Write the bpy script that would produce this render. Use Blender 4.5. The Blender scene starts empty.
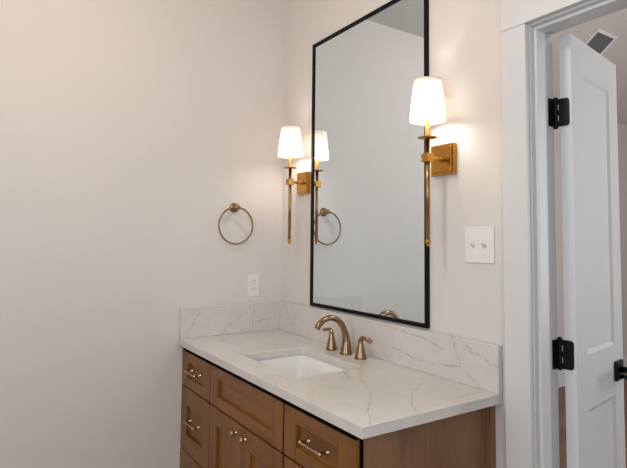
import bpy, bmesh, math, random
from mathutils import Vector, Matrix
random.seed(4)
S = bpy.context.scene
COL = S.collection
PI = math.pi

# ------------------------------------------------------------------ camera
cam_d = bpy.data.cameras.new('camera')
cam = bpy.data.objects.new('camera', cam_d)
COL.objects.link(cam)
yaw, pitch, roll, FPX = -0.98825, 0.05948, 0.0105, 517.446
Fv = Vector((math.sin(yaw)*math.cos(pitch), math.cos(yaw)*math.cos(pitch), math.sin(pitch)))
Rv = Vector((math.cos(yaw), -math.sin(yaw), 0)); Uv = Rv.cross(Fv)
c_, s_ = math.cos(roll), math.sin(roll)
Rv, Uv = c_*Rv + s_*Uv, c_*Uv - s_*Rv
M3 = Matrix((Rv, Uv, -Fv)).transposed()
cam.matrix_world = Matrix.Translation((2.4348, -1.4014, 1.3756)) @ M3.to_4x4()
cam_d.sensor_width = 36; cam_d.lens = FPX/627*36; cam_d.shift_y = -22.943/627
cam_d.clip_start = .02
S.camera = cam

# ------------------------------------------------------------------ world, lights, exposure
S.view_settings.view_transform = 'Standard'; S.view_settings.look = 'None'
S.view_settings.gamma = 1; S.view_settings.use_curve_mapping = False
S.view_settings.exposure = 0.1
w = bpy.data.worlds.new('sky'); S.world = w; w.use_nodes = True
bg = w.node_tree.nodes['Background']
bg.inputs[0].default_value = (.80, .90, 1, 1); bg.inputs[1].default_value = 1.0

YF_ = -2.7
def area(name, loc, rot, sx, sy, power, color):
    l = bpy.data.lights.new(name, 'AREA'); l.shape = 'RECTANGLE'; l.size = sx; l.size_y = sy
    l.energy = power; l.color = color
    o = bpy.data.objects.new(name, l); COL.objects.link(o); o.location = loc; o.rotation_euler = rot
    return o
# daylight through the bathroom window in the right hand wall, and a fill added at an unseen far room window
area('window_daylight', (3.38, -1.75, 1.55), (0, PI/2, 0), 1.15, 1.35, 14, (.70, .85, 1))
area('far_room_fill', (2.93, 2.6, 1.6), (0, PI/2, 0), 1.6, 1.4, 41, (.90, .95, 1))
l = bpy.data.lights.new('far_room_lamp', 'POINT'); l.energy = 30; l.color = (1, .985, .97); l.shadow_soft_size = .15
o = bpy.data.objects.new('far_room_lamp', l); COL.objects.link(o); o.location = (2.5, 1.9, 3.3)
area('front_fill', (1.75, YF_ + .06, 1.6), (PI/2, 0, 0), 1.1, .9, 8.5, (.74, .88, 1))  # cool fill added behind the camera to brighten the mirror wall
# ceiling lamps
for x, y, p in ((1.2, -1.3, 21), (2.6, -1.9, 3)):
    l = bpy.data.lights.new('ceiling_lamp', 'POINT'); l.energy = p; l.color = (1, .835, .67); l.shadow_soft_size = .12
    o = bpy.data.objects.new('ceiling_lamp', l); COL.objects.link(o); o.location = (x, y, 2.5)

# ------------------------------------------------------------------ node helpers
def srgb(r, g, b):
    f = lambda v: (v/255/12.92 if v/255 <= .04045 else ((v/255+.055)/1.055)**2.4)
    return (f(r), f(g), f(b), 1)

class NT:
    def __init__(s, name):
        s.m = bpy.data.materials.new(name); s.m.use_nodes = True; s.t = s.m.node_tree
        s.b = s.t.nodes['Principled BSDF']
    def n(s, typ, **kw):
        nd = s.t.nodes.new(typ)
        for k, v in kw.items(): setattr(nd, k, v)
        return nd
    def l(s, a, b): s.t.links.new(a, b)
    def math(s, op, a, b=None, c=None, clamp=False):
        nd = s.n('ShaderNodeMath', operation=op, use_clamp=clamp)
        for i, v in enumerate((a, b, c)):
            if v is None: continue
            if isinstance(v, (int, float)): nd.inputs[i].default_value = v
            else: s.l(v, nd.inputs[i])
        return nd.outputs[0]
    def coord(s): return s.n('ShaderNodeTexCoord').outputs['Object']
    def noise(s, vec, scale, detail=3, rough=.55, dist=0):
        nd = s.n('ShaderNodeTexNoise'); nd.inputs['Scale'].default_value = scale; nd.inputs['Detail'].default_value = detail
        nd.inputs['Roughness'].default_value = rough; nd.inputs['Distortion'].default_value = dist
        s.l(vec, nd.inputs['Vector']); return nd
    def ramp(s, fac, stops):
        nd = s.n('ShaderNodeValToRGB'); e = nd.color_ramp.elements
        while len(e) < len(stops): e.new(.5)
        for i, (p, c) in enumerate(stops): e[i].position = p; e[i].color = c
        s.l(fac, nd.inputs[0]); return nd.outputs[0]
    def mix(s, fac, a, b):
        nd = s.n('ShaderNodeMix', data_type='RGBA')
        for sock, v in ((nd.inputs[0], fac), (nd.inputs[6], a), (nd.inputs[7], b)):
            if isinstance(v, (int, float, tuple)): sock.default_value = v
            else: s.l(v, sock)
        return nd.outputs[2]
    def bump(s, h, strength, dist=.001):
        nd = s.n('ShaderNodeBump'); nd.inputs['Strength'].default_value = strength; nd.inputs['Distance'].default_value = dist
        s.l(h, nd.inputs['Height']); s.l(nd.outputs[0], s.b.inputs['Normal'])

def paint(name, col, rough=.6, tex=.12):
    k = NT(name); v = k.coord()
    n1 = k.noise(v, 1.3, 2); c = k.ramp(n1.outputs[0], ((.3, tuple(x*.985 for x in col[:3])+(1,)), (.7, col)))
    k.l(c, k.b.inputs['Base Color']); k.b.inputs['Roughness'].default_value = rough
    if tex: k.bump(k.noise(v, 260, 2).outputs[0], tex, .0006)
    return k.m

def metal(name, col, rough=.28, metallic=1, brushed=True):
    k = NT(name); v = k.coord()
    n1 = k.noise(v, 60, 3); c = k.ramp(n1.outputs[0], ((.3, tuple(x*.94 for x in col[:3])+(1,)), (.7, col)))
    k.l(c, k.b.inputs['Base Color']); k.b.inputs['Metallic'].default_value = metallic
    if brushed:
        mp = k.n('ShaderNodeMapping'); mp.inputs['Scale'].default_value = (1, 1, .06); k.l(v, mp.inputs[0])
        r = k.noise(mp.outputs[0], 900, 2)
        k.l(k.math('MULTIPLY_ADD', r.outputs[0], .14, rough-.07), k.b.inputs['Roughness'])
    else: k.b.inputs['Roughness'].default_value = rough
    return k.m

def wood(name, axis, dark, mid, light, rough=.38):
    k = NT(name); v = k.coord()
    mp = k.n('ShaderNodeMapping'); k.l(v, mp.inputs[0])
    sc = [1, 1, 1]; sc[axis] = .07; mp.inputs['Scale'].default_value = sc
    big = k.noise(mp.outputs[0], 22, 5, .6, .6).outputs[0]
    fine = k.noise(mp.outputs[0], 260, 3, .6).outputs[0]
    blot = k.noise(v, 6, 3).outputs[0]
    f = k.math('ADD', k.math('MULTIPLY', big, .6), k.math('ADD', k.math('MULTIPLY', fine, .22), k.math('MULTIPLY', blot, .2)))
    c = k.ramp(f, ((.36, dark), (.52, mid), (.68, light)))
    k.l(c, k.b.inputs['Base Color']); k.b.inputs['Roughness'].default_value = rough
    k.bump(fine, .06, .0005)
    return k.m

# distance from a point to a segment, as a reusable node group
def seg_group():
    g = bpy.data.node_groups.new('segment_distance', 'ShaderNodeTree')
    for nm in ('P', 'A', 'B'): g.interface.new_socket(nm, in_out='INPUT', socket_type='NodeSocketVector')
    g.interface.new_socket('D', in_out='OUTPUT', socket_type='NodeSocketFloat')
    gi = g.nodes.new('NodeGroupInput'); go = g.nodes.new('NodeGroupOutput')
    def vm(op, a, b=None, out=0):
        nd = g.nodes.new('ShaderNodeVectorMath'); nd.operation = op
        g.links.new(a, nd.inputs[0])
        if b is not None: g.links.new(b, nd.inputs[1])
        return nd
    pa = vm('SUBTRACT', gi.outputs['P'], gi.outputs['A']).outputs[0]
    ba = vm('SUBTRACT', gi.outputs['B'], gi.outputs['A']).outputs[0]
    d1 = vm('DOT_PRODUCT', pa, ba).outputs['Value']; d2 = vm('DOT_PRODUCT', ba, ba).outputs['Value']
    dv = g.nodes.new('ShaderNodeMath'); dv.operation = 'DIVIDE'; dv.use_clamp = True
    g.links.new(d1, dv.inputs[0]); g.links.new(d2, dv.inputs[1])
    sc = g.nodes.new('ShaderNodeVectorMath'); sc.operation = 'SCALE'
    g.links.new(ba, sc.inputs[0]); g.links.new(dv.outputs[0], sc.inputs['Scale'])
    df = vm('DISTANCE', pa, sc.outputs[0])
    g.links.new(df.outputs['Value'], go.inputs['D'])
    return g
SEG = seg_group()

def quartz(name, segs):
    """white engineered stone: faint clouding, fine random veins, and the larger brown grey veins given as world-space segments"""
    k = NT(name); v = k.coord()
    wob = k.noise(v, 24, 4, .65)
    off = k.n('ShaderNodeVectorMath', operation='SUBTRACT'); k.l(wob.outputs['Color'], off.inputs[0]); off.inputs[1].default_value = (.5, .5, .5)
    sc = k.n('ShaderNodeVectorMath', operation='SCALE'); k.l(off.outputs[0], sc.inputs[0]); sc.inputs['Scale'].default_value = .022
    ad = k.n('ShaderNodeVectorMath', operation='ADD'); k.l(v, ad.inputs[0]); k.l(sc.outputs[0], ad.inputs[1])
    P = ad.outputs[0]
    d = None
    for a, b in segs:
        g = k.n('ShaderNodeGroup'); g.node_tree = SEG
        k.l(P, g.inputs['P']); g.inputs['A'].default_value = a; g.inputs['B'].default_value = b
        d = g.outputs[0] if d is None else k.math('MINIMUM', d, g.outputs[0])
    wv = k.noise(v, 42, 3).outputs[0]
    wid = k.math('MULTIPLY_ADD', k.math('SUBTRACT', wv, .38), .006, .0011)
    core = k.math('SUBTRACT', 1, k.math('DIVIDE', d, k.math('MAXIMUM', wid, .0010)), clamp=True)
    halo = k.math('MULTIPLY', k.math('SUBTRACT', 1, k.math('DIVIDE', d, .010), clamp=True), .14)
    # faint secondary veins from ridged noise
    r = k.noise(P, 5.5, 3, .5, .5).outputs[0]
    rid = k.math('SUBTRACT', 1, k.math('DIVIDE', k.math('ABSOLUTE', k.math('SUBTRACT', r, .5)), .008), clamp=True)
    msk = k.math('MULTIPLY', k.math('SUBTRACT', k.noise(v, 9, 2).outputs[0], .5, clamp=True), 1.6)
    faint = k.math('MULTIPLY', rid, msk)
    cloud = k.noise(v, 9, 9, .72).outputs[0]
    base = k.ramp(cloud, ((.3, srgb(206, 201, 196)), (.7, srgb(219, 214, 209))))
    c = k.mix(halo, base, srgb(184, 170, 155))
    c = k.mix(faint, c, srgb(176, 160, 146))
    c = k.mix(k.math('MULTIPLY', core, .85), c, srgb(112, 88, 70))
    k.l(c, k.b.inputs['Base Color']); k.b.inputs['Roughness'].default_value = .16
    k.b.inputs['Specular IOR Level'].default_value = .55
    return k.m

M = {}
M['wall'] = paint('wall_paint', srgb(221, 215, 210), .75)
M['hallwall'] = paint('far_room_paint', srgb(208, 198, 190), .8)
M['ceil'] = paint('ceiling_paint', srgb(204, 201, 197), .9)
M['trim'] = paint('white_trim_enamel', srgb(217, 218, 219), .38, 0)
M['door'] = paint('white_door_enamel', srgb(224, 225, 226), .42, .03)
M['plastic'] = paint('white_plastic', srgb(232, 232, 230), .3, 0)
M['slot'] = paint('dark_slot', srgb(50, 48, 46), .6, 0)
M['black'] = metal('black_metal', srgb(22, 22, 23), .36, .6, False)
M['mframe'] = paint('black_mirror_frame', srgb(12, 10, 10), .5, 0); M['mframe'].node_tree.nodes['Principled BSDF'].inputs['Specular IOR Level'].default_value = .15
M['brass'] = metal('aged_brass', srgb(190, 138, 62), .25)
M['stem'] = metal('darker_brass', srgb(166, 128, 80), .24)
M['bronze'] = metal('champagne_bronze', srgb(152, 124, 94), .22)
M['pull'] = metal('polished_bronze', srgb(190, 165, 138), .18, 1, False)
M['steel'] = metal('drain_steel', srgb(170, 160, 150), .25)
dk, md, lt = srgb(95, 59, 21), srgb(127, 80, 30), srgb(145, 96, 40)
M['woodv'] = wood('stained_wood_upright', 2, dk, md, lt)
M['woodh'] = wood('stained_wood_level', 0, dk, md, lt)
M['woodside'] = wood('stained_wood_side', 2, srgb(106, 76, 52), srgb(132, 97, 67), srgb(147, 109, 77), .45)
M['dark'] = paint('gap_shade_black', srgb(12, 9, 7), .9, 0); M['dark'].node_tree.nodes['Principled BSDF'].inputs['Specular IOR Level'].default_value = .05  # near-black colour standing in for shade in the cabinet gaps
k = NT('porcelain'); k.b.inputs['Base Color'].default_value = srgb(240, 240, 240); k.b.inputs['Roughness'].default_value = .08
k.l(k.ramp(k.noise(k.coord(), 3).outputs[0], ((.3, srgb(238, 238, 238)), (.7, srgb(242, 242, 241)))), k.b.inputs['Base Color']); M['porcelain'] = k.m
k = NT('mirror_glass'); k.b.inputs['Base Color'].default_value = (.83, .91, .97, 1); k.b.inputs['Metallic'].default_value = 1; k.b.inputs['Roughness'].default_value = .0; M['mirror'] = k.m
# floors
def plank_floor(name, cols, ax=1, w_=.16):
    k = NT(name); v = k.coord()
    mp = k.n('ShaderNodeMapping'); k.l(v, mp.inputs[0]); mp.inputs['Rotation'].default_value = (0, 0, PI/2 if ax else 0)
    br = k.n('ShaderNodeTexBrick'); k.l(mp.outputs[0], br.inputs[0]); br.inputs['Scale'].default_value = 1
    br.inputs['Brick Width'].default_value = 1.2; br.inputs['Row Height'].default_value = w_; br.inputs['Mortar Size'].default_value = .0015
    br.inputs['Color1'].default_value = cols[0]; br.inputs['Color2'].default_value = cols[1]; br.inputs['Mortar'].default_value = cols[2]
    g = k.noise(mp.outputs[0], 9, 4).outputs[0]
    c = k.mix(k.math('MULTIPLY', g, .4), br.outputs[0], cols[2]); k.l(c, k.b.inputs['Base Color']); k.b.inputs['Roughness'].default_value = .45
    return k.m
M['oak'] = plank_floor('brown_plank_floor', (srgb(134, 100, 76), srgb(112, 82, 62), srgb(70, 50, 38)))
M['tile'] = plank_floor('pale_plank_floor', (srgb(186, 158, 132), srgb(170, 143, 118), srgb(128, 104, 84)), 0, .18)
# lamp shade: thin pleated cloth that lets the bulb shine through
k = NT('shade_cloth'); t = k.t
tr = k.n('ShaderNodeBsdfTranslucent'); tr.inputs[0].default_value = (.28, .26, .24, 1)
df = k.n('ShaderNodeBsdfDiffuse'); df.inputs[0].default_value = (.94, .91, .87, 1)
ms = k.n('ShaderNodeMixShader'); ms.inputs[0].default_value = .6
k.l(df.outputs[0], ms.inputs[1]); k.l(tr.outputs[0], ms.inputs[2]); k.l(ms.outputs[0], t.nodes['Material Output'].inputs[0]); M['shade'] = k.m
k = NT('shade_edging'); k.b.inputs['Base Color'].default_value = srgb(222, 205, 186); k.b.inputs['Roughness'].default_value = .8; M['edging'] = k.m
k = NT('bulb_glow'); k.b.inputs['Base Color'].default_value = (1, .9, .75, 1); k.b.inputs['Emission Color'].default_value = (1, .89, .76, 1); k.b.inputs['Emission Strength'].default_value = 165; M['bulb'] = k.m
k = NT('candle_sleeve'); k.b.inputs['Base Color'].default_value = srgb(214, 172, 106); k.b.inputs['Metallic'].default_value = .75; k.b.inputs['Roughness'].default_value = .35; M['sleeve'] = k.m
k = NT('window_glass'); tp = k.n('ShaderNodeBsdfTransparent'); gl = k.n('ShaderNodeBsdfGlossy'); gl.inputs['Roughness'].default_value = .0
ms = k.n('ShaderNodeMixShader'); ms.inputs[0].default_value = .06; k.l(tp.outputs[0], ms.inputs[1]); k.l(gl.outputs[0], ms.inputs[2])
k.l(ms.outputs[0], k.t.nodes['Material Output'].inputs[0]); M['glass'] = k.m

# ------------------------------------------------------------------ mesh helpers
def box(bm, x0, x1, y0, y1, z0, z1, bev=0, mi=0):
    r = bmesh.ops.create_cube(bm, size=1)
    vs = r['verts']
    for v in vs:
        v.co = Vector((x0+(v.co.x+.5)*(x1-x0), y0+(v.co.y+.5)*(y1-y0), z0+(v.co.z+.5)*(z1-z0)))
    fs = {f for v in vs for f in v.link_faces}
    for f in fs: f.material_index = mi
    if bev:
        es = list({e for v in vs for e in v.link_edges})
        res = bmesh.ops.bevel(bm, geom=es, offset=bev, segments=2, profile=.5, affect='EDGES')
        for f in res['faces']: f.material_index = mi

def tube(bm, pts, rads, seg=20, caps=True, mi=0, up=None):
    """swept round bar through points with a radius each"""
    pts = [Vector(p) for p in pts]
    if isinstance(rads, (int, float)): rads = [rads]*len(pts)
    rings = []; prev = None
    for i, p in enumerate(pts):
        a = pts[max(0, i-1)]; b = pts[min(len(pts)-1, i+1)]
        t = (b-a).normalized()
        if prev is None:
            n = t.orthogonal().normalized()
        else:
            n = (prev - t*prev.dot(t)).normalized()
        prev = n; bn = t.cross(n)
        rings.append([bm.verts.new(p + rads[i]*(math.cos(2*PI*j/seg)*n + math.sin(2*PI*j/seg)*bn)) for j in range(seg)])
    for a, b in zip(rings, rings[1:]):
        for j in range(seg):
            f = bm.faces.new((a[j], a[(j+1) % seg], b[(j+1) % seg], b[j])); f.smooth = True; f.material_index = mi
    if caps:
        f = bm.faces.new(list(reversed(rings[0]))); f.material_index = mi
        f = bm.faces.new(rings[-1]); f.material_index = mi

def smooth_path(ctrl, n=6):
    """Catmull-Rom through (x, y, z, r) control rows"""
    P = [ctrl[0]] + list(ctrl) + [ctrl[-1]]; out = []
    for i in range(1, len(P)-2):
        for j in range(n):
            t = j/n
            out.append(tuple(.5*((2*P[i][k]) + (-P[i-1][k]+P[i+1][k])*t + (2*P[i-1][k]-5*P[i][k]+4*P[i+1][k]-P[i+2][k])*t*t + (-P[i-1][k]+3*P[i][k]-3*P[i+1][k]+P[i+2][k])*t**3) for k in range(4)))
    out.append(tuple(ctrl[-1])); return out

def lathe(bm, prof, axis='z', org=(0, 0, 0), seg=32, mi=0, smooth=True):
    """prof: (radius, height) rows; axis the direction the heights run"""
    org = Vector(org)
    def P(r, h, a):
        c, s = r*math.cos(a), r*math.sin(a)
        return org + {'z': Vector((c, s, h)), 'y': Vector((c, h, s)), 'x': Vector((h, c, s))}[axis]
    rings = []
    for r, h in prof:
        if r < 1e-6: rings.append([bm.verts.new(P(0, h, 0))])
        else: rings.append([bm.verts.new(P(r, h, 2*PI*j/seg)) for j in range(seg)])
    for a, b in zip(rings, rings[1:]):
        for j in range(seg):
            k_ = (j+1) % seg
            if len(a) == 1 and len(b) == 1: continue
            if len(a) == 1: f = bm.faces.new((a[0], b[k_], b[j]))
            elif len(b) == 1: f = bm.faces.new((a[j], a[k_], b[0]))
            else: f = bm.faces.new((a[j], a[k_], b[k_], b[j]))
            f.smooth = smooth; f.material_index = mi

def sphere(bm, c, r, mi=0, sz=(1, 1, 1)):
    ret = bmesh.ops.create_uvsphere(bm, u_segments=20, v_segments=12, radius=r)
    for v in ret['verts']: v.co = Vector(c) + Vector((v.co.x*sz[0], v.co.y*sz[1], v.co.z*sz[2]))
    for f in {f for v in ret['verts'] for f in v.link_faces}: f.smooth = True; f.material_index = mi

def rrect(cx, cy, hx, hy, r, n=6):
    out = []
    for (sx, sy, a0) in ((1, 1, 0), (-1, 1, PI/2), (-1, -1, PI), (1, -1, 3*PI/2)):
        for j in range(n+1):
            a = a0 + PI/2*j/n
            out.append((cx + sx*(hx-r) + r*math.cos(a), cy + sy*(hy-r) + r*math.sin(a)))
    return out

def loft(bm, rings, caps=(False, False), smooth=True, mi=0):
    R = [[bm.verts.new(p) for p in r] for r in rings]; n = len(R[0])
    for a, b in zip(R, R[1:]):
        for j in range(n):
            f = bm.faces.new((a[j], a[(j+1) % n], b[(j+1) % n], b[j])); f.smooth = smooth; f.material_index = mi
    if caps[0]: bm.faces.new(list(reversed(R[0]))).material_index = mi
    if caps[1]: bm.faces.new(R[-1]).material_index = mi

def BM(): return bmesh.new()

def obj(name, bm, mats, parent=None, loc=(0, 0, 0), fix=True):
    if fix: bmesh.ops.recalc_face_normals(bm, faces=bm.faces[:])
    me = bpy.data.meshes.new(name); bm.to_mesh(me); bm.free()
    for m_ in (mats if isinstance(mats, (list, tuple)) else [mats]): me.materials.append(m_)
    o = bpy.data.objects.new(name, me); COL.objects.link(o); o.location = loc
    if parent: o.parent = parent
    return o

def tag(o, label, cat, group=None):
    o['label'] = label; o['category'] = cat
    if group: o['group'] = group
    return o

def thing(name, label, cat, loc=(0, 0, 0), group=None):
    o = bpy.data.objects.new(name, None); o.empty_display_size = .05; COL.objects.link(o); o.location = loc
    return tag(o, label, cat, group)

def struct(name, bm, mats, parent=None, loc=(0, 0, 0)):
    o = obj(name, bm, mats, parent, loc); o['kind'] = 'structure'; return o

# ------------------------------------------------------------------ the setting
CZ = 2.75; XR = 3.45; YF = -2.7; WT = .105      # ceiling, right wall, wall behind the camera, wall thickness
DX0, DX1, DZ = 1.485, 1.956, 2.065              # rough door opening
def slab(name, mat, *b):
    bm = BM(); box(bm, *b); return struct(name, bm, mat)
slab('floor', M['tile'], -.12, XR+.12, YF-.12, .0, -.08, 0)
slab('ceiling', M['ceil'], -.12, XR+.12, YF-.12, WT, CZ, CZ+.08)
slab('wall_left', M['wall'], -.12, 0, YF-.12, 0, 0, CZ)
bm = BM()
box(bm, -.62, DX0, 0, WT, 0, CZ); box(bm, DX1, XR+.12, 0, WT, 0, CZ); box(bm, DX0, DX1, 0, WT, DZ, CZ)
struct('wall_back', bm, M['wall'])
def wall_with_window(name, mat, x0, x1, y0, y1, wy0, wy1, wz0, wz1):
    bm = BM()
    box(bm, x0, x1, y0, wy0, 0, CZ); box(bm, x0, x1, wy1, y1, 0, CZ)
    box(bm, x0, x1, wy0, wy1, 0, wz0); box(bm, x0, x1, wy0, wy1, wz1, CZ)
    return struct(name, bm, mat)
def window(name, x, y0, y1, z0, z1):
    bm = BM(); t_ = .05
    box(bm, x-.03, x+.03, y0, y0+t_, z0, z1, .003); box(bm, x-.03, x+.03, y1-t_, y1, z0, z1, .003)
    box(bm, x-.03, x+.03, y0, y1, z0, z0+t_, .003); box(bm, x-.03, x+.03, y0, y1, z1-t_, z1, .003)
    box(bm, x-.025, x+.025, y0, y1, (z0+z1)/2-.02, (z0+z1)/2+.02, .003)
    f = struct(name, bm, M['trim'])
    bm = BM(); box(bm, x+.004, x+.008, y0+t_, y1-t_, z0+t_, z1-t_); obj('pane', bm, M['glass'], f)
wall_with_window('wall_right', M['wall'], XR, XR+.12, YF-.12, 0, -2.45, -1.05, .95, 2.15)
window('window_1', XR+.06, -2.45, -1.05, .95, 2.15)
bm = BM(); box(bm, 0, 1.15, YF-.12, YF, 0, CZ); box(bm, 2.35, XR, YF-.12, YF, 0, CZ); box(bm, 1.15, 2.35, YF-.12, YF, 0, 1.1); box(bm, 1.15, 2.35, YF-.12, YF, 2.1, CZ)
struct('wall_front', bm, M['wall'])
bm = BM()
for a, b, c, d in ((1.15, 1.2, 1.1, 2.1), (2.3, 2.35, 1.1, 2.1), (1.2, 2.3, 1.1, 1.15), (1.2, 2.3, 2.05, 2.1)): box(bm, a, b, YF-.09, YF-.03, c, d, .003)
fw = struct('front_fill_window', bm, M['trim'])  # unseen window added to go with the front fill
bm = BM(); box(bm, 1.2, 2.3, YF-.062, YF-.058, 1.15, 2.05); obj('pane', bm, M['glass'], fw)

# the room beyond the doorway
HX0, HX1, HY1 = -.5, 3.0, 6.0
slab('floor_far_room', M['oak'], HX0-.12, HX1+.12, 0, HY1+.12, -.08, 0)
SL = math.radians(38.5); CZ2 = 4.05; XT = HX0+(CZ2-CZ)/math.tan(SL)      # sloped ceiling rising from the left wall
bm = BM()
def prism(bm, sec, y0, y1):
    loft(bm, [[(x, y0, z) for x, z in sec], [(x, y1, z) for x, z in sec]], (True, True), False)
prism(bm, [(HX0-.12, CZ-.095), (XT, CZ2), (HX1+.12, CZ2), (HX1+.12, CZ2+.1), (XT-.04, CZ2+.1), (HX0-.12, CZ+.02)], 0, HY1+.12)
struct('ceiling_far_room', bm, M['hallwall'])
bm = BM(); prism(bm, [(HX0, CZ), (HX1+.12, CZ), (HX1+.12, CZ2), (XT, CZ2)], WT-.04, WT); prism(bm, [(HX0, CZ), (HX1+.12, CZ), (HX1+.12, CZ2), (XT, CZ2)], HY1, HY1+.1)
struct('wall_far_gable', bm, M['hallwall'])
slab('wall_far_upper', M['hallwall'], HX1, HX1+.12, 0, HY1, CZ, CZ2)
slab('wall_far_left', M['hallwall'], HX0-.12, HX0, WT, HY1, 0, CZ)
slab('wall_far_end', M['hallwall'], HX0-.12, HX1+.12, HY1, HY1+.12, 0, CZ)
wall_with_window('wall_far_right', M['hallwall'], HX1, HX1+.12, WT, HY1, 1.9, 3.3, .5, 2.2)
window('far_fill_window', HX1+.06, 1.9, 3.3, .5, 2.2)  # unseen window, added and sized for the fill on the door
bm = BM(); box(bm, HX0, HX0+.015, WT, HY1, 0, .14, .003); struct('baseboard_far', bm, M['trim'])
bm = BM(); box(bm, 0, .015, YF, -.56, 0, .14, .003); struct('baseboard_left', bm, M['trim'])

# door casing (flat boards with a butt joint at the head) and jamb with stop
JX0, JX1, JZ = 1.503, 1.938, 2.043
bm = BM()
for y0, y1 in ((-.02, 0), (WT, WT+.02)):
    box(bm, 1.4140, 1.4985, y0, y1, 0, 2.0485, .0015)
    box(bm, JX1+.0045, JX1+.0925, y0, y1, 0, 2.0485, .0015)
    box(bm, 1.4140, JX1+.0925, y0-(.002 if y0 < 0 else 0), y1+(.002 if y0 > 0 else 0), 2.0490, 2.185, .0015)
struct('trim_1', bm, M['trim'])
bm = BM()
box(bm, DX0, JX0, 0, WT, 0, JZ, .001); box(bm, JX1, DX1, 0, WT, 0, JZ, .001); box(bm, DX0, DX1, 0, WT, JZ, DZ, .001)
box(bm, JX0, JX0+.011, .016, .062, 0, JZ, .0015); box(bm, JX1-.011, JX1, .016, .062, 0, JZ, .0015)
box(bm, JX0+.011, JX1-.011, .016, .062, JZ-.011, JZ, .0015)
struct('trim_2', bm, M['trim'])

# the open two panel door
DA = math.radians(99.5); DW, DT, DH = .425, .034, 2.036
door = bpy.data.objects.new('door_1', None)
bm = BM()
def panel_door(bm, W, T, H, panels, rec=.007, sl=.012):
    xs = sorted({0, W} | {p[0] for p in panels} | {p[1] for p in panels})
    zs = sorted({.008, H} | {p[2] for p in panels} | {p[3] for p in panels})
    for side in (0, 1):
        y = 0 if side == 0 else T; d = rec if side == 0 else -rec
        for i in range(len(xs)-1):
            for j in range(len(zs)-1):
                a, b, c, e = xs[i], xs[i+1], zs[j], zs[j+1]
                def q(*P): bm.faces.new([bm.verts.new(p) for p in P])
                if any(abs(p[0]-a) < 1e-6 and abs(p[2]-c) < 1e-6 for p in panels):
                    O = [(a, c), (b, c), (b, e), (a, e)]; I = [(a+sl, c+sl), (b-sl, c+sl), (b-sl, e-sl), (a+sl, e-sl)]
                    for t_ in range(4):
                        u = (t_+1) % 4
                        q((O[t_][0], y, O[t_][1]), (O[u][0], y, O[u][1]), (I[u][0], y+d, I[u][1]), (I[t_][0], y+d, I[t_][1]))
                    q(*[(p[0], y+d, p[1]) for p in I])
                else: q((a, y, c), (b, y, c), (b, y, e), (a, y, e))
    z0 = .008
    for P in (((0, 0, z0), (0, T, z0), (0, T, H), (0, 0, H)), ((W, 0, z0), (W, T, z0), (W, T, H), (W, 0, H)), ((0, 0, z0), (W, 0, z0), (W, T, z0), (0, T, z0)), ((0, 0, H), (W, 0, H), (W, T, H), (0, T, H))):
        bm.faces.new([bm.verts.new(p) for p in P])
    bmesh.ops.remove_doubles(bm, verts=bm.verts, dist=1e-5)
panel_door(bm, DW, DT, DH, [(.092, .340, .22, .862), (.092, .340, 1.032, 1.924)])
bpy.data.objects.remove(door)
door = struct('door_1', bm, M['door'], None, (1.553, .133, 0)); door.rotation_euler.z = DA
tag(door, 'white two panel door standing open beside the towel end of the casing', 'door')
door['label'] = 'narrow white two panel door standing open into the next room'
Rinv = Matrix.Rotation(-DA, 3, 'Z')
def dl(p): return Rinv @ (Vector(p) - Vector((1.553, .133, 0)))      # world to door-local
def hinge(zc):
    bm = BM(); h = .088
    px, py = 1.505, .1255
    # leaf on the jamb
    box(bm, JX0, JX0+.0022, .088, py, zc-h/2, zc+h/2)
    # pin with knuckles and tips
    n = 5
    for i in range(n):
        a = zc-h/2+h*i/n; b = a+h/n-.0008
        lathe(bm, ((0, a), (.0066, a), (.0066, b), (0, b)), 'z', (px, py, 0), 16, 0, False)
    lathe(bm, ((0, zc+h/2), (.0075, zc+h/2), (.0075, zc+h/2+.003), (.004, zc+h/2+.007), (0, zc+h/2+.007)), 'z', (px, py, 0), 16)
    lathe(bm, ((0, zc-h/2), (.0072, zc-h/2), (.0072, zc-h/2-.003), (.003, zc-h/2-.006), (0, zc-h/2-.006)), 'z', (px, py, 0), 16)
    # leaf on the door's edge: a rounded plate with tabs between the gaps at the knuckles
    ex = Vector((math.cos(DA-PI/2), math.sin(DA-PI/2), 0)); nrm = Vector((ex.y, -ex.x, 0))
    o0 = Vector((px, py-.0015, 0)); L = .0425
    def plate(pts):
        fr = [o0 + ex*u + nrm*.0024 + Vector((0, 0, zc+z_)) for u, z_ in pts]; bk = [o0 + ex*u + Vector((0, 0, zc+z_)) for u, z_ in pts]
        loft(bm, [fr, bk], (True, True), False)
    r = .010
    pts = [(.0105, -h/2)] + [(L-r+r*math.sin(t_*PI/10), -h/2+r-r*math.cos(t_*PI/10)) for t_ in range(6)] + [(L-r+r*math.cos(t_*PI/10), h/2-r+r*math.sin(t_*PI/10)) for t_ in range(6)] + [(.0105, h/2)]
    plate(pts)
    for i in (0, 2, 4):
        a = -h/2+h*i/n; plate([(.002, a), (.0105, a), (.0105, a+h/n), (.002, a+h/n)])
    for v in bm.verts: v.co = dl(v.co)
    return bm
hz = [1.789, 1.040, .26]
for z_ in hz:
    hg = obj('hinge', hinge(z_), M['black'], door)
    bm = BM()
    ex = Vector((math.cos(DA-PI/2), math.sin(DA-PI/2), 0)); nrm = Vector((ex.y, -ex.x, 0))
    for u, dz_ in ((.024, -.032), (.036, -.012), (.036, .012), (.024, .032)):
        c0 = Vector((1.505, .124, z_+dz_)) + ex*u + nrm*.0024
        tube(bm, [dl(c0 - nrm*.001), dl(c0 + nrm*.0008)], [.0035, .0028], 12)
    obj('screw', bm, M['black'], hg)
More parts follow.
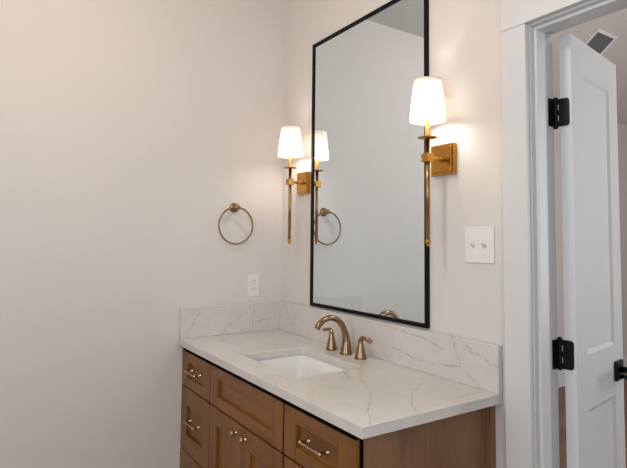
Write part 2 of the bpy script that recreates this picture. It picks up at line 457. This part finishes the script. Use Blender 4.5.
# lever handle: square rose, neck and lever that points back to the hinges (front face is local -y)
bm = BM(); hw, hzc = .362, .943
box(bm, hw-.032, hw+.032, -.010, 0, hzc-.033, hzc+.033, .0015)
rose = obj('lever_handle', bm, M['black'], door)
bm = BM()
tube(bm, [(hw, -.010, hzc+.004), (hw, -.062, hzc+.004)], [.0105, .0095], 16)
box(bm, hw-.118, hw+.011, -.072, -.058, hzc-.006, hzc+.013, .003)
obj('lever', bm, M['black'], rose)
bm = BM(); tube(bm, [(hw, -.010, hzc-.021), (hw, -.040, hzc-.021)], [.006, .006], 12); obj('lock_pin', bm, M['black'], rose)

# ------------------------------------------------------------------ vanity cabinet
W, D, TOP, TH = 1.391, .56, .91, .0305
van = thing('vanity_cabinet', 'brown stained shaker vanity cabinet under the veined stone countertop', 'cabinet', (.68, -.28, 0))
vo = Vector(van.location)
def vobj(name, bm, mats, parent=None):
    """mesh built in world space, parented under the vanity at its own place"""
    for v in bm.verts: v.co = v.co - vo
    return obj(name, bm, mats, parent or van)
CT = TOP-TH                      # underside of the counter
C1, C2, C3 = (.004, .3505), (.3570, .9593), (.9693, 1.3365)
R1, R2, R3 = (.6985, .8555), (.409, .6925), (.118, .4035)
YB = -.518                       # face of the carcass
bm = BM()
box(bm, .004, .022, YB, -.004, .1, CT-.002); box(bm, .345, .363, YB+.01, -.004, .1, .70); box(bm, .955, .973, YB+.01, -.004, .1, .70)
box(bm, .022, 1.326, -.016, -.004, .1, .70); box(bm, .022, 1.326, YB, -.016, .1, .118)
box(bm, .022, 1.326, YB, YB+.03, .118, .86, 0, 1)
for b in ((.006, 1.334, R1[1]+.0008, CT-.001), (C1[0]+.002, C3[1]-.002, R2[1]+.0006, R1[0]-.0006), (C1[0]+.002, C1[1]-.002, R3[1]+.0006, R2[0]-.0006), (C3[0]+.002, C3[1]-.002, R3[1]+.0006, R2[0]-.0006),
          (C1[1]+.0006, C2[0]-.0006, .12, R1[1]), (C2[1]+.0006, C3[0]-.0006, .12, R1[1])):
    box(bm, b[0], b[1], -.5365, YB-.0005, b[2], b[3], 0, 1)  # strips that put the shade under the counter and between fronts in as colour
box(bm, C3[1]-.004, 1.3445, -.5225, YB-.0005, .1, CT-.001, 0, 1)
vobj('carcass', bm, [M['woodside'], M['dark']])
bm = BM(); box(bm, 1.326, 1.3455, YB+.001, -.026, .0, CT-.002, .001); vobj('side_panel', bm, M['woodside'])
bm = BM(); box(bm, 1.327, 1.364, -.0255, -.0015, .0, CT-.002, .001); vobj('scribe_strip', bm, M['woodside'])
bm = BM(); box(bm, .022, 1.326, -.46, -.445, 0, .1); vobj('toe_kick', bm, M['woodside'])

def shaker(bm, x0, x1, z0, z1, st=.074, rl=.074, y0=-.54, y1=-.5227, rec=.0115, panel=1):
    box(bm, x0, x0+st, y0, y1, z0, z1, .0014, 0); box(bm, x1-st, x1, y0, y1, z0, z1, .0014, 0)
    box(bm, x0+st, x1-st, y0, y1, z0, z0+rl, .0010, 1); box(bm, x0+st, x1-st, y0, y1, z1-rl, z1, .0010, 1)
    box(bm, x0+st-.002, x1-st+.002, y0+rec, y1, z0+rl-.002, z1-rl+.002, 0, panel)
FR = [M['woodv'], M['woodh']]
def pull(parent, xc, zc, yp=-.5285, half=.05, bar=.053):
    bm = BM(); yb = -.5585
    for s in (-1, 1):
        lathe(bm, ((.0085, yp), (.0085, yp-.003), (.005, yp-.006), (.0042, yp-.02), (.0046, yb)), 'y', (xc+s*half, 0, zc), 16)
    pts = smooth_path([(xc-bar, yb, zc, .0042), (xc-half, yb, zc, .0052), (xc, yb-.0015, zc, .0046), (xc+half, yb, zc, .0052), (xc+bar, yb, zc, .0042)], 5)
    tube(bm, [p[:3] for p in pts], [p[3] for p in pts], 14)
    for s in (-1, 1): sphere(bm, (xc+s*bar, yb, zc), .0074, 0, (.9, 1, 1)); sphere(bm, (xc+s*half, yb, zc), .0066, 0, (.6, 1, 1))
    vobj('drawer_pull', bm, M['pull'], parent)
for cx, px in ((C1, .164), (C3, 1.149)):
    for rz, pz in ((R1, .778), (R2, .554), (R3, .262)):
        bm = BM(); shaker(bm, *cx, *rz, rl=.043 if rz == R1 else .076); d_ = vobj('drawer', bm, FR)
        pull(d_, px, pz)
bm = BM(); shaker(bm, *C2, *R1, rl=.043); vobj('false_front', bm, FR)
xm = (C2[0]+C2[1])/2
for s, (a, b) in ((-1, (C2[0], xm-.0008)), (1, (xm+.0008, C2[1]))):
    bm = BM(); shaker(bm, a, b, R3[0], R2[1], .070, .070, panel=0); dd = vobj('cabinet_door', bm, FR)
    bm = BM(); kx = xm+s*.040-.004
    lathe(bm, ((.0075, -.540), (.0075, -.5425), (.0042, -.545), (.0040, -.550), (.0085, -.554), (.0118, -.558), (.0105, -.562), (.005, -.5645), (0, -.565)), 'y', (kx, 0, .655), 20)
    vobj('knob', bm, M['pull'], dd)

# ------------------------------------------------------------------ countertop, splashes, sink
BT, BH = .021, .149
top_veins = [((1.05, -0.282, 0.91), (1.186, -0.357, 0.91)),
 ((1.186, -0.357, 0.91), (1.28, -0.45, 0.91)),
 ((1.28, -0.45, 0.91), (1.389, -0.531, 0.91)),
 ((1.172, -0.129, 0.91), (1.238, -0.239, 0.91)),
 ((1.238, -0.239, 0.91), (1.319, -0.317, 0.91)),
 ((1.319, -0.317, 0.91), (1.376, -0.358, 0.91)),
 ((0.817, -0.23, 0.91), (0.922, -0.262, 0.91)),
 ((0.922, -0.262, 0.91), (1.021, -0.306, 0.91)),
 ((1.021, -0.306, 0.91), (1.05, -0.282, 0.91)),
 ((0.851, -0.486, 0.91), (0.91, -0.538, 0.91)),
 ((0.91, -0.538, 0.91), (1.01, -0.594, 0.91)),
 ((0.414, -0.457, 0.91), (0.617, -0.437, 0.91)),
 ((1.14, -0.059, 0.91), (1.128, 0.082, 0.91)),
 ((0.077, -0.406, 0.91), (0.29, -0.376, 0.91)),
 ((1.344, -0.165, 0.91), (1.342, -0.048, 0.91))]
M['quartz'] = quartz('veined_quartz_top', top_veins)
SX0, SX1, SY0, SY1 = .4735, .899, -.4535, -.160
sxc, syc, shx, shy = (SX0+SX1)/2, (SY0+SY1)/2, (SX1-SX0)/2, (SY1-SY0)/2
bm = BM()
def loop(pts, z):
    vs = [bm.verts.new((x, y, z)) for x, y in pts]
    return vs, [bm.edges.new((vs[i], vs[(i+1) % len(vs)])) for i in range(len(vs))]
oute = [(.0015, -D), (W, -D), (W, -.0015), (.0015, -.0015)]
v1, e1 = loop(oute, TOP); v2, e2 = loop(rrect(sxc, syc, shx, shy, .022), TOP)
fill = bmesh.ops.triangle_fill(bm, use_beauty=True, edges=e1+e2)
faces = [g for g in fill['geom'] if isinstance(g, bmesh.types.BMFace)]
ext = bmesh.ops.extrude_face_region(bm, geom=faces)
for g in ext['geom']:
    if isinstance(g, bmesh.types.BMVert): g.co.z -= TH
bmesh.ops.recalc_face_normals(bm, faces=bm.faces[:])
sharp = [e for e in bm.edges if len(e.link_faces) == 2 and e.calc_face_angle(0) > 1.2]
bmesh.ops.bevel(bm, geom=sharp, offset=.0016, segments=2, profile=.5, affect='EDGES')
tag(obj('countertop', bm, M['quartz']), 'white stone countertop with brown veins on top of the wooden vanity', 'countertop')
side_veins = [((0.021, -0.446, 1.058), (0.021, -0.494, 0.985)),
 ((0.021, -0.494, 0.985), (0.021, -0.535, 0.915)),
 ((0.021, -0.228, 1.01), (0.021, -0.299, 0.961)),
 ((0.021, -0.299, 0.961), (0.021, -0.351, 0.916)),
 ((0.021, -0.169, 1.047), (0.021, -0.181, 0.931)),
 ((0.021, -0.125, 0.993), (0.021, -0.042, 1.014)),
 ((0.021, -0.165, 0.96), (0.021, -0.077, 0.974))]
bm = BM(); box(bm, .0015, BT, -D+.004, -.0015, TOP+.0004, TOP+BH, .0013)
tag(obj('backsplash', bm, quartz('veined_quartz_side', side_veins)), 'short veined stone splash on the left wall, under the outlet', 'backsplash')
back_veins = [((0.256, -0.021, 0.991), (0.312, -0.021, 0.914)),
 ((0.068, -0.021, 1.054), (0.152, -0.021, 0.957)),
 ((0.845, -0.021, 1.052), (1.109, -0.021, 1.028)),
 ((1.109, -0.021, 1.028), (1.156, -0.021, 1.008)),
 ((0.91, -0.021, 0.972), (0.878, -0.021, 0.916)),
 ((0.91, -0.021, 0.972), (1.045, -0.021, 0.949)),
 ((1.045, -0.021, 0.949), (1.248, -0.021, 0.962)),
 ((1.206, -0.021, 1.048), (1.248, -0.021, 0.962)),
 ((1.248, -0.021, 0.962), (1.317, -0.021, 0.916)),
 ((1.197, -0.021, 1.06), (1.39, -0.021, 0.991)),
 ((0.563, -0.021, 1.039), (0.651, -0.021, 0.966)),
 ((1.282, -0.021, 1.02), (1.383, -0.021, 0.995))]
bm = BM(); box(bm, BT+.0004, W, -BT, -.0015, TOP+.0004, TOP+BH, .0013)
tag(obj('backsplash', bm, quartz('veined_quartz_back', back_veins)), 'long veined stone splash behind the faucet, under the mirror', 'backsplash')

sink = thing('sink', 'white porcelain undermount sink set into the countertop', 'sink', (sxc, syc, .74))
so = Vector(sink.location)
bm = BM()
def RR(dx, r, z): return [(x-so.x, y-so.y, z-so.z) for x, y in rrect(sxc, syc, shx+dx, shy+dx, r)]
Z0 = CT-.0006
loft(bm, [RR(.026, .04, Z0-.012), RR(.026, .04, Z0), RR(.006, .028, Z0), RR(.003, .027, Z0-.004), RR(.000, .028, Z0-.05), RR(-.006, .035, Z0-.105), RR(-.014, .04, Z0-.125), RR(-.032, .045, Z0-.137),
  RR(-.09, .045, Z0-.142), RR(-.1235, .012, Z0-.144)], (False, True))
loft(bm, [RR(.026, .04, Z0-.012), RR(.014, .04, Z0-.013), RR(.010, .04, Z0-.06), RR(0, .045, Z0-.13), RR(-.03, .05, Z0-.152), RR(-.10, .04, Z0-.154)], (False, True))
obj('basin', bm, M['porcelain'], sink)
bm = BM(); lathe(bm, ((0, -.0085), (.017, -.0085), (.019, -.0035), (.0225, -.0025), (.0225, -.005)), 'z', (0, 0, 0), 24)
for v in bm.verts: v.co.z += Z0-.144+.006-so.z
obj('drain', bm, M['steel'], sink)

# ------------------------------------------------------------------ faucet
fx, fy = .686, -.080
fau = thing('faucet', 'brushed bronze widespread faucet with two lever handles behind the sink', 'faucet', (fx, fy, TOP+.0003))
bm = BM()
lathe(bm, ((0, 0), (.0268, 0), (.0268, .003), (.0255, .0045)), 'z', (0, 0, 0), 32)
prof = smooth_path([(0, 0, .004, .0252), (0, .001, .028, .0215), (0, .001, .058, .0168), (0, -.006, .090, .0135), (0, -.022, .122, .0126), (0, -.050, .147, .0121), (0, -.084, .1555, .0119),
                    (0, -.114, .148, .0118), (0, -.136, .132, .0119), (0, -.146, .116, .0122)], 6)
tube(bm, [p[:3] for p in prof], [p[3] for p in prof], 28)
sp = obj('spout', bm, M['bronze'], fau)
bm = BM(); e = Vector(prof[-1][:3]); d_ = (e - Vector(prof[-2][:3])).normalized(); tube(bm, [e-d_*.001, e+d_*.0025], [.0085, .0085], 20); obj('aerator', bm, M['steel'], sp)
for s in (-1, 1):
    bm = BM(); hx = s*.1005-.003
    lathe(bm, ((0, 0), (.0255, 0), (.0255, .003), (.0243, .0045)), 'z', (hx, 0, 0), 28)
    pr = smooth_path([(hx, 0, .004, .0242), (hx, 0, .028, .0188), (hx, 0, .052, .0135), (hx+s*.001, 0, .070, .0106), (hx+s*.006, 0, .0805, .0092)], 5)
    tube(bm, [p[:3] for p in pr], [p[3] for p in pr], 24)
    h_ = obj('handle', bm, M['bronze'], fau)
    bm = BM()
    pr = smooth_path([(hx+s*.001, 0, .077, .0078), (hx+s*.012, 0, .0845, .0075), (hx+s*.028, 0, .084, .0072), (hx+s*.046, .001, .0795, .0078), (hx+s*.060, .001, .0765, .0070), (hx+s*.066, .001, .0755, .0035)], 5)
    tube(bm, [p[:3] for p in pr], [p[3] for p in pr], 18)
    for v in bm.verts:                         # flatten the blade a little
        u = max(0, min(1, (abs(v.co.x-hx)-.02)/.03)); v.co.y *= 1+.25*u
    obj('lever', bm, M['bronze'], h_)

# ------------------------------------------------------------------ mirror
MX0, MX1, MZ0, MZ1, MF = .3015, 1.0845, 1.0665, 2.362, .0155
mir = thing('mirror', 'tall rectangular wall mirror in a thin black frame above the backsplash', 'mirror', ((MX0+MX1)/2, 0, MZ0))
mo = Vector(mir.location)
bm = BM(); yf, yb = -.013, -.0008
for b in ((MX0, MX0+MF, MZ0, MZ1), (MX1-MF, MX1, MZ0, MZ1), (MX0+MF, MX1-MF, MZ0, MZ0+MF), (MX0+MF, MX1-MF, MZ1-MF, MZ1)):
    box(bm, b[0]-mo.x, b[1]-mo.x, yf, yb, b[2]-mo.z, b[3]-mo.z, .0006)
obj('frame', bm, M['mframe'], mir)
bm = BM(); box(bm, MX0+MF-mo.x, MX1-MF-mo.x, -.0075, -.0015, MF, MZ1-MZ0-MF); obj('glass', bm, M['mirror'], mir)

# ------------------------------------------------------------------ wall sconces
def sconce(x, label):
    r = thing('wall_sconce', label, 'wall lamp', (x, 0, 1.672), 'sconces either side of the mirror')
    Y = -.088
    bm = BM(); box(bm, -.054, .054, -.016, -.0006, -.055, .055, .0015); bp = obj('backplate', bm, M['brass'], r)
    bm = BM(); box(bm, -.045, .045, -.0205, -.016, -.046, .046, .0018); obj('raised_panel', bm, M['brass'], bp)
    bm = BM(); lathe(bm, ((.010, -.0205), (.010, -.024), (.0058, -.027), (.0058, Y+.014)), 'y', (0, 0, 0), 20); obj('arm', bm, M['brass'], r)
    bm = BM(); box(bm, -.0155, .0155, Y-.0155, Y+.0155, -.015, .015, .0015); obj('clamp_block', bm, M['brass'], r)
    bm = BM(); lathe(bm, ((0, -.284), (.0076, -.284), (.0076, .066), (0, .066)), 'z', (0, Y, 0), 20); st = obj('stem', bm, M['stem'], r)
    bm = BM(); lathe(bm, ((0, -.309), (.004, -.308), (.0062, -.303), (.004, -.2985), (.0088, -.296), (.0092, -.291), (.008, -.286), (.0076, -.284)), 'z', (0, Y, 0), 20); obj('finial', bm, M['brass'], st)
    bm = BM(); lathe(bm, ((0, .0655), (.018, .0665), (.034, .0695), (.0345, .0715), (.018, .0695), (0, .0695)), 'z', (0, Y, 0), 36); obj('drip_plate', bm, M['brass'], r)
    bm = BM(); lathe(bm, ((.0098, .0695), (.0098, .133), (.0085, .135), (0, .135)), 'z', (0, Y, 0), 20); obj('candle_sleeve', bm, M['sleeve'], r)
    bm = BM(); lathe(bm, ((0, .135), (.008, .135), (.008, .150), (.0085, .160), (.0135, .175), (.0135, .188), (.008, .205), (.0015, .222), (0, .223)), 'z', (0, Y, 0), 20); obj('bulb', bm, M['bulb'], r)
    # pleated drum shade
    bm = BM(); z0, z1, r0, r1 = .131, .273, .0615, .0460; n = 144; rings = []
    for t_ in (0, .04, .5, .96, 1):
        rr = r0+(r1-r0)*t_; amp = .0012*(1 if .02 < t_ < .98 else .2)
        rings.append([((rr+amp*math.cos(36*2*PI*j/n))*math.cos(2*PI*j/n), Y+(rr+amp*math.cos(36*2*PI*j/n))*math.sin(2*PI*j/n), z0+(z1-z0)*t_) for j in range(n)])
    loft(bm, rings); sh = obj('shade', bm, M['shade'], r)
    for z_, R_ in ((z0, r0), (z1, r1)):
        bm = BM(); tube(bm, [(R_*math.cos(2*PI*j/48), Y+R_*math.sin(2*PI*j/48), z_) for j in range(49)], .0014, 8, False)
        obj('shade_edging', bm, M['edging'], sh)
    bm = BM()
    for a in (0, 2*PI/3, 4*PI/3): tube(bm, [(.004*math.cos(a), Y+.004*math.sin(a), .225), (.045*math.cos(a), Y+.045*math.sin(a), .266)], .001, 6)
    tube(bm, [(0, Y, .222), (0, Y, .228)], .004, 10); obj('shade_carrier', bm, M['brass'], sh)
    return r
sconce(.226, 'brass wall sconce with a lit white shade, left of the mirror')
sconce(1.160, 'brass wall sconce with a lit white shade, right of the mirror near the switch')

# ------------------------------------------------------------------ towel ring
tr_ = thing('towel_ring', 'bronze towel ring on the bare left wall above the outlet', 'towel ring', (0, -.2855, 1.546))
bm = BM(); lathe(bm, ((0, .0004), (.0255, .0004), (.0255, .004), (.022, .007), (.0105, .011), (.0105, .016)), 'x', (0, 0, 0), 32); obj('rosette', bm, M['bronze'], tr_)
bm = BM(); lathe(bm, ((.0105, .012), (.0095, .018), (.0105, .022), (.0140, .026), (.0150, .030), (.0150, .044), (.0130, .048), (0, .0495)), 'x', (0, 0, 0), 28); obj('post', bm, M['bronze'], tr_)
bm = BM(); R_ = .0925
tube(bm, [(.036, R_*math.sin(2*PI*j/72), -.006-R_+R_*math.cos(2*PI*j/72)) for j in range(73)], .0048, 14, False)
bmesh.ops.remove_doubles(bm, verts=bm.verts, dist=1e-5)
bmesh.ops.translate(bm, vec=(0, -.003, .006), verts=bm.verts)
obj('ring', bm, M['bronze'], tr_)

# ------------------------------------------------------------------ outlet and switch
ou = thing('wall_outlet', 'white double outlet on the left wall just above the side splash', 'outlet', (0, -.1685, 1.148))
bm = BM(); box(bm, .0003, .0055, -.0355, .0355, -.0575, .0575, .002); pl = obj('cover_plate', bm, M['plastic'], ou)
for z_ in (.0195, -.0195):
    bm = BM()
    pts = [(a, b) for a, b in rrect(0, 0, .0168, .0142, .010)]
    loft(bm, [[(.005, a, z_+b) for a, b in pts], [(.0072, a, z_+b) for a, b in pts]], (False, True), False); rc = obj('receptacle', bm, M['plastic'], ou)
    bm = BM()
    for dy, h_ in ((-.0062, .0042), (.0062, .0036)): box(bm, .0070, .00745, dy-.0011, dy+.0011, z_+.0035-h_, z_+.0035+h_)
    lathe(bm, ((0, .00745), (.0022, .00745), (.0022, .0070)), 'x', (0, 0, z_-.0075), 12); obj('slots', bm, M['slot'], rc)
bm = BM(); lathe(bm, ((.003, .0054), (.0028, .0064), (0, .0068)), 'x', (0, 0, 0), 12); obj('screw', bm, M['plastic'], ou)
sw = thing('light_switch', 'white double toggle switch on the wall between sconce and door casing', 'switch', (1.3085, 0, 1.371))
bm = BM(); box(bm, -.058, .058, -.0055, -.0003, -.0590, .0590, .002); obj('cover_plate', bm, M['plastic'], sw)
for x in (-.023, .023):
    bm = BM()
    box(bm, x-.0055, x+.0055, -.0062, -.005, -.0125, .0125, .0004)
    tube(bm, [(x, -.004, -.003), (x, -.014, .004), (x, -.021, .0095), (x, -.022, .0102)], [.0062, .0054, .0050, .0035], 12)
    obj('toggle', bm, M['plastic'], sw)
    for z_ in (-.0305, .0305):
        bm = BM(); lathe(bm, ((.0032, -.0053), (.003, -.0064), (0, -.0068)), 'y', (x, 0, z_), 12); obj('screw', bm, M['plastic'], sw)

# ------------------------------------------------------------------ ceiling vent in the next room
ve = thing('ceiling_vent', 'grey louvred air vent in a white frame on the ceiling beyond the door', 'vent', (.106-.155*math.cos(SL), 3.209, 3.232-.155*math.sin(SL)))
ve.rotation_euler.y = -SL
bm = BM(); vx, vy, vb = .155, .138, .027
for b in ((-vx-vb, -vx, -vy-vb, vy+vb), (vx, vx+vb, -vy-vb, vy+vb), (-vx, vx, -vy-vb, -vy), (-vx, vx, vy, vy+vb)):
    box(bm, b[0], b[1], b[2], b[3], -.012, -.0008, .002)
obj('frame', bm, M['plastic'], ve)
M['grille'] = metal('grey_grille', srgb(128, 128, 132), .55, .2, False)
bm = BM(); box(bm, -vx, vx, -vy, vy, -.003, -.0008, 0, 0)
for i in range(16):
    x = -vx+.01+i*(2*vx-.02)/15; box(bm, x-.001, x+.001, -vy, vy, -.011, -.003)
obj('louvres', bm, M['grille'], ve)
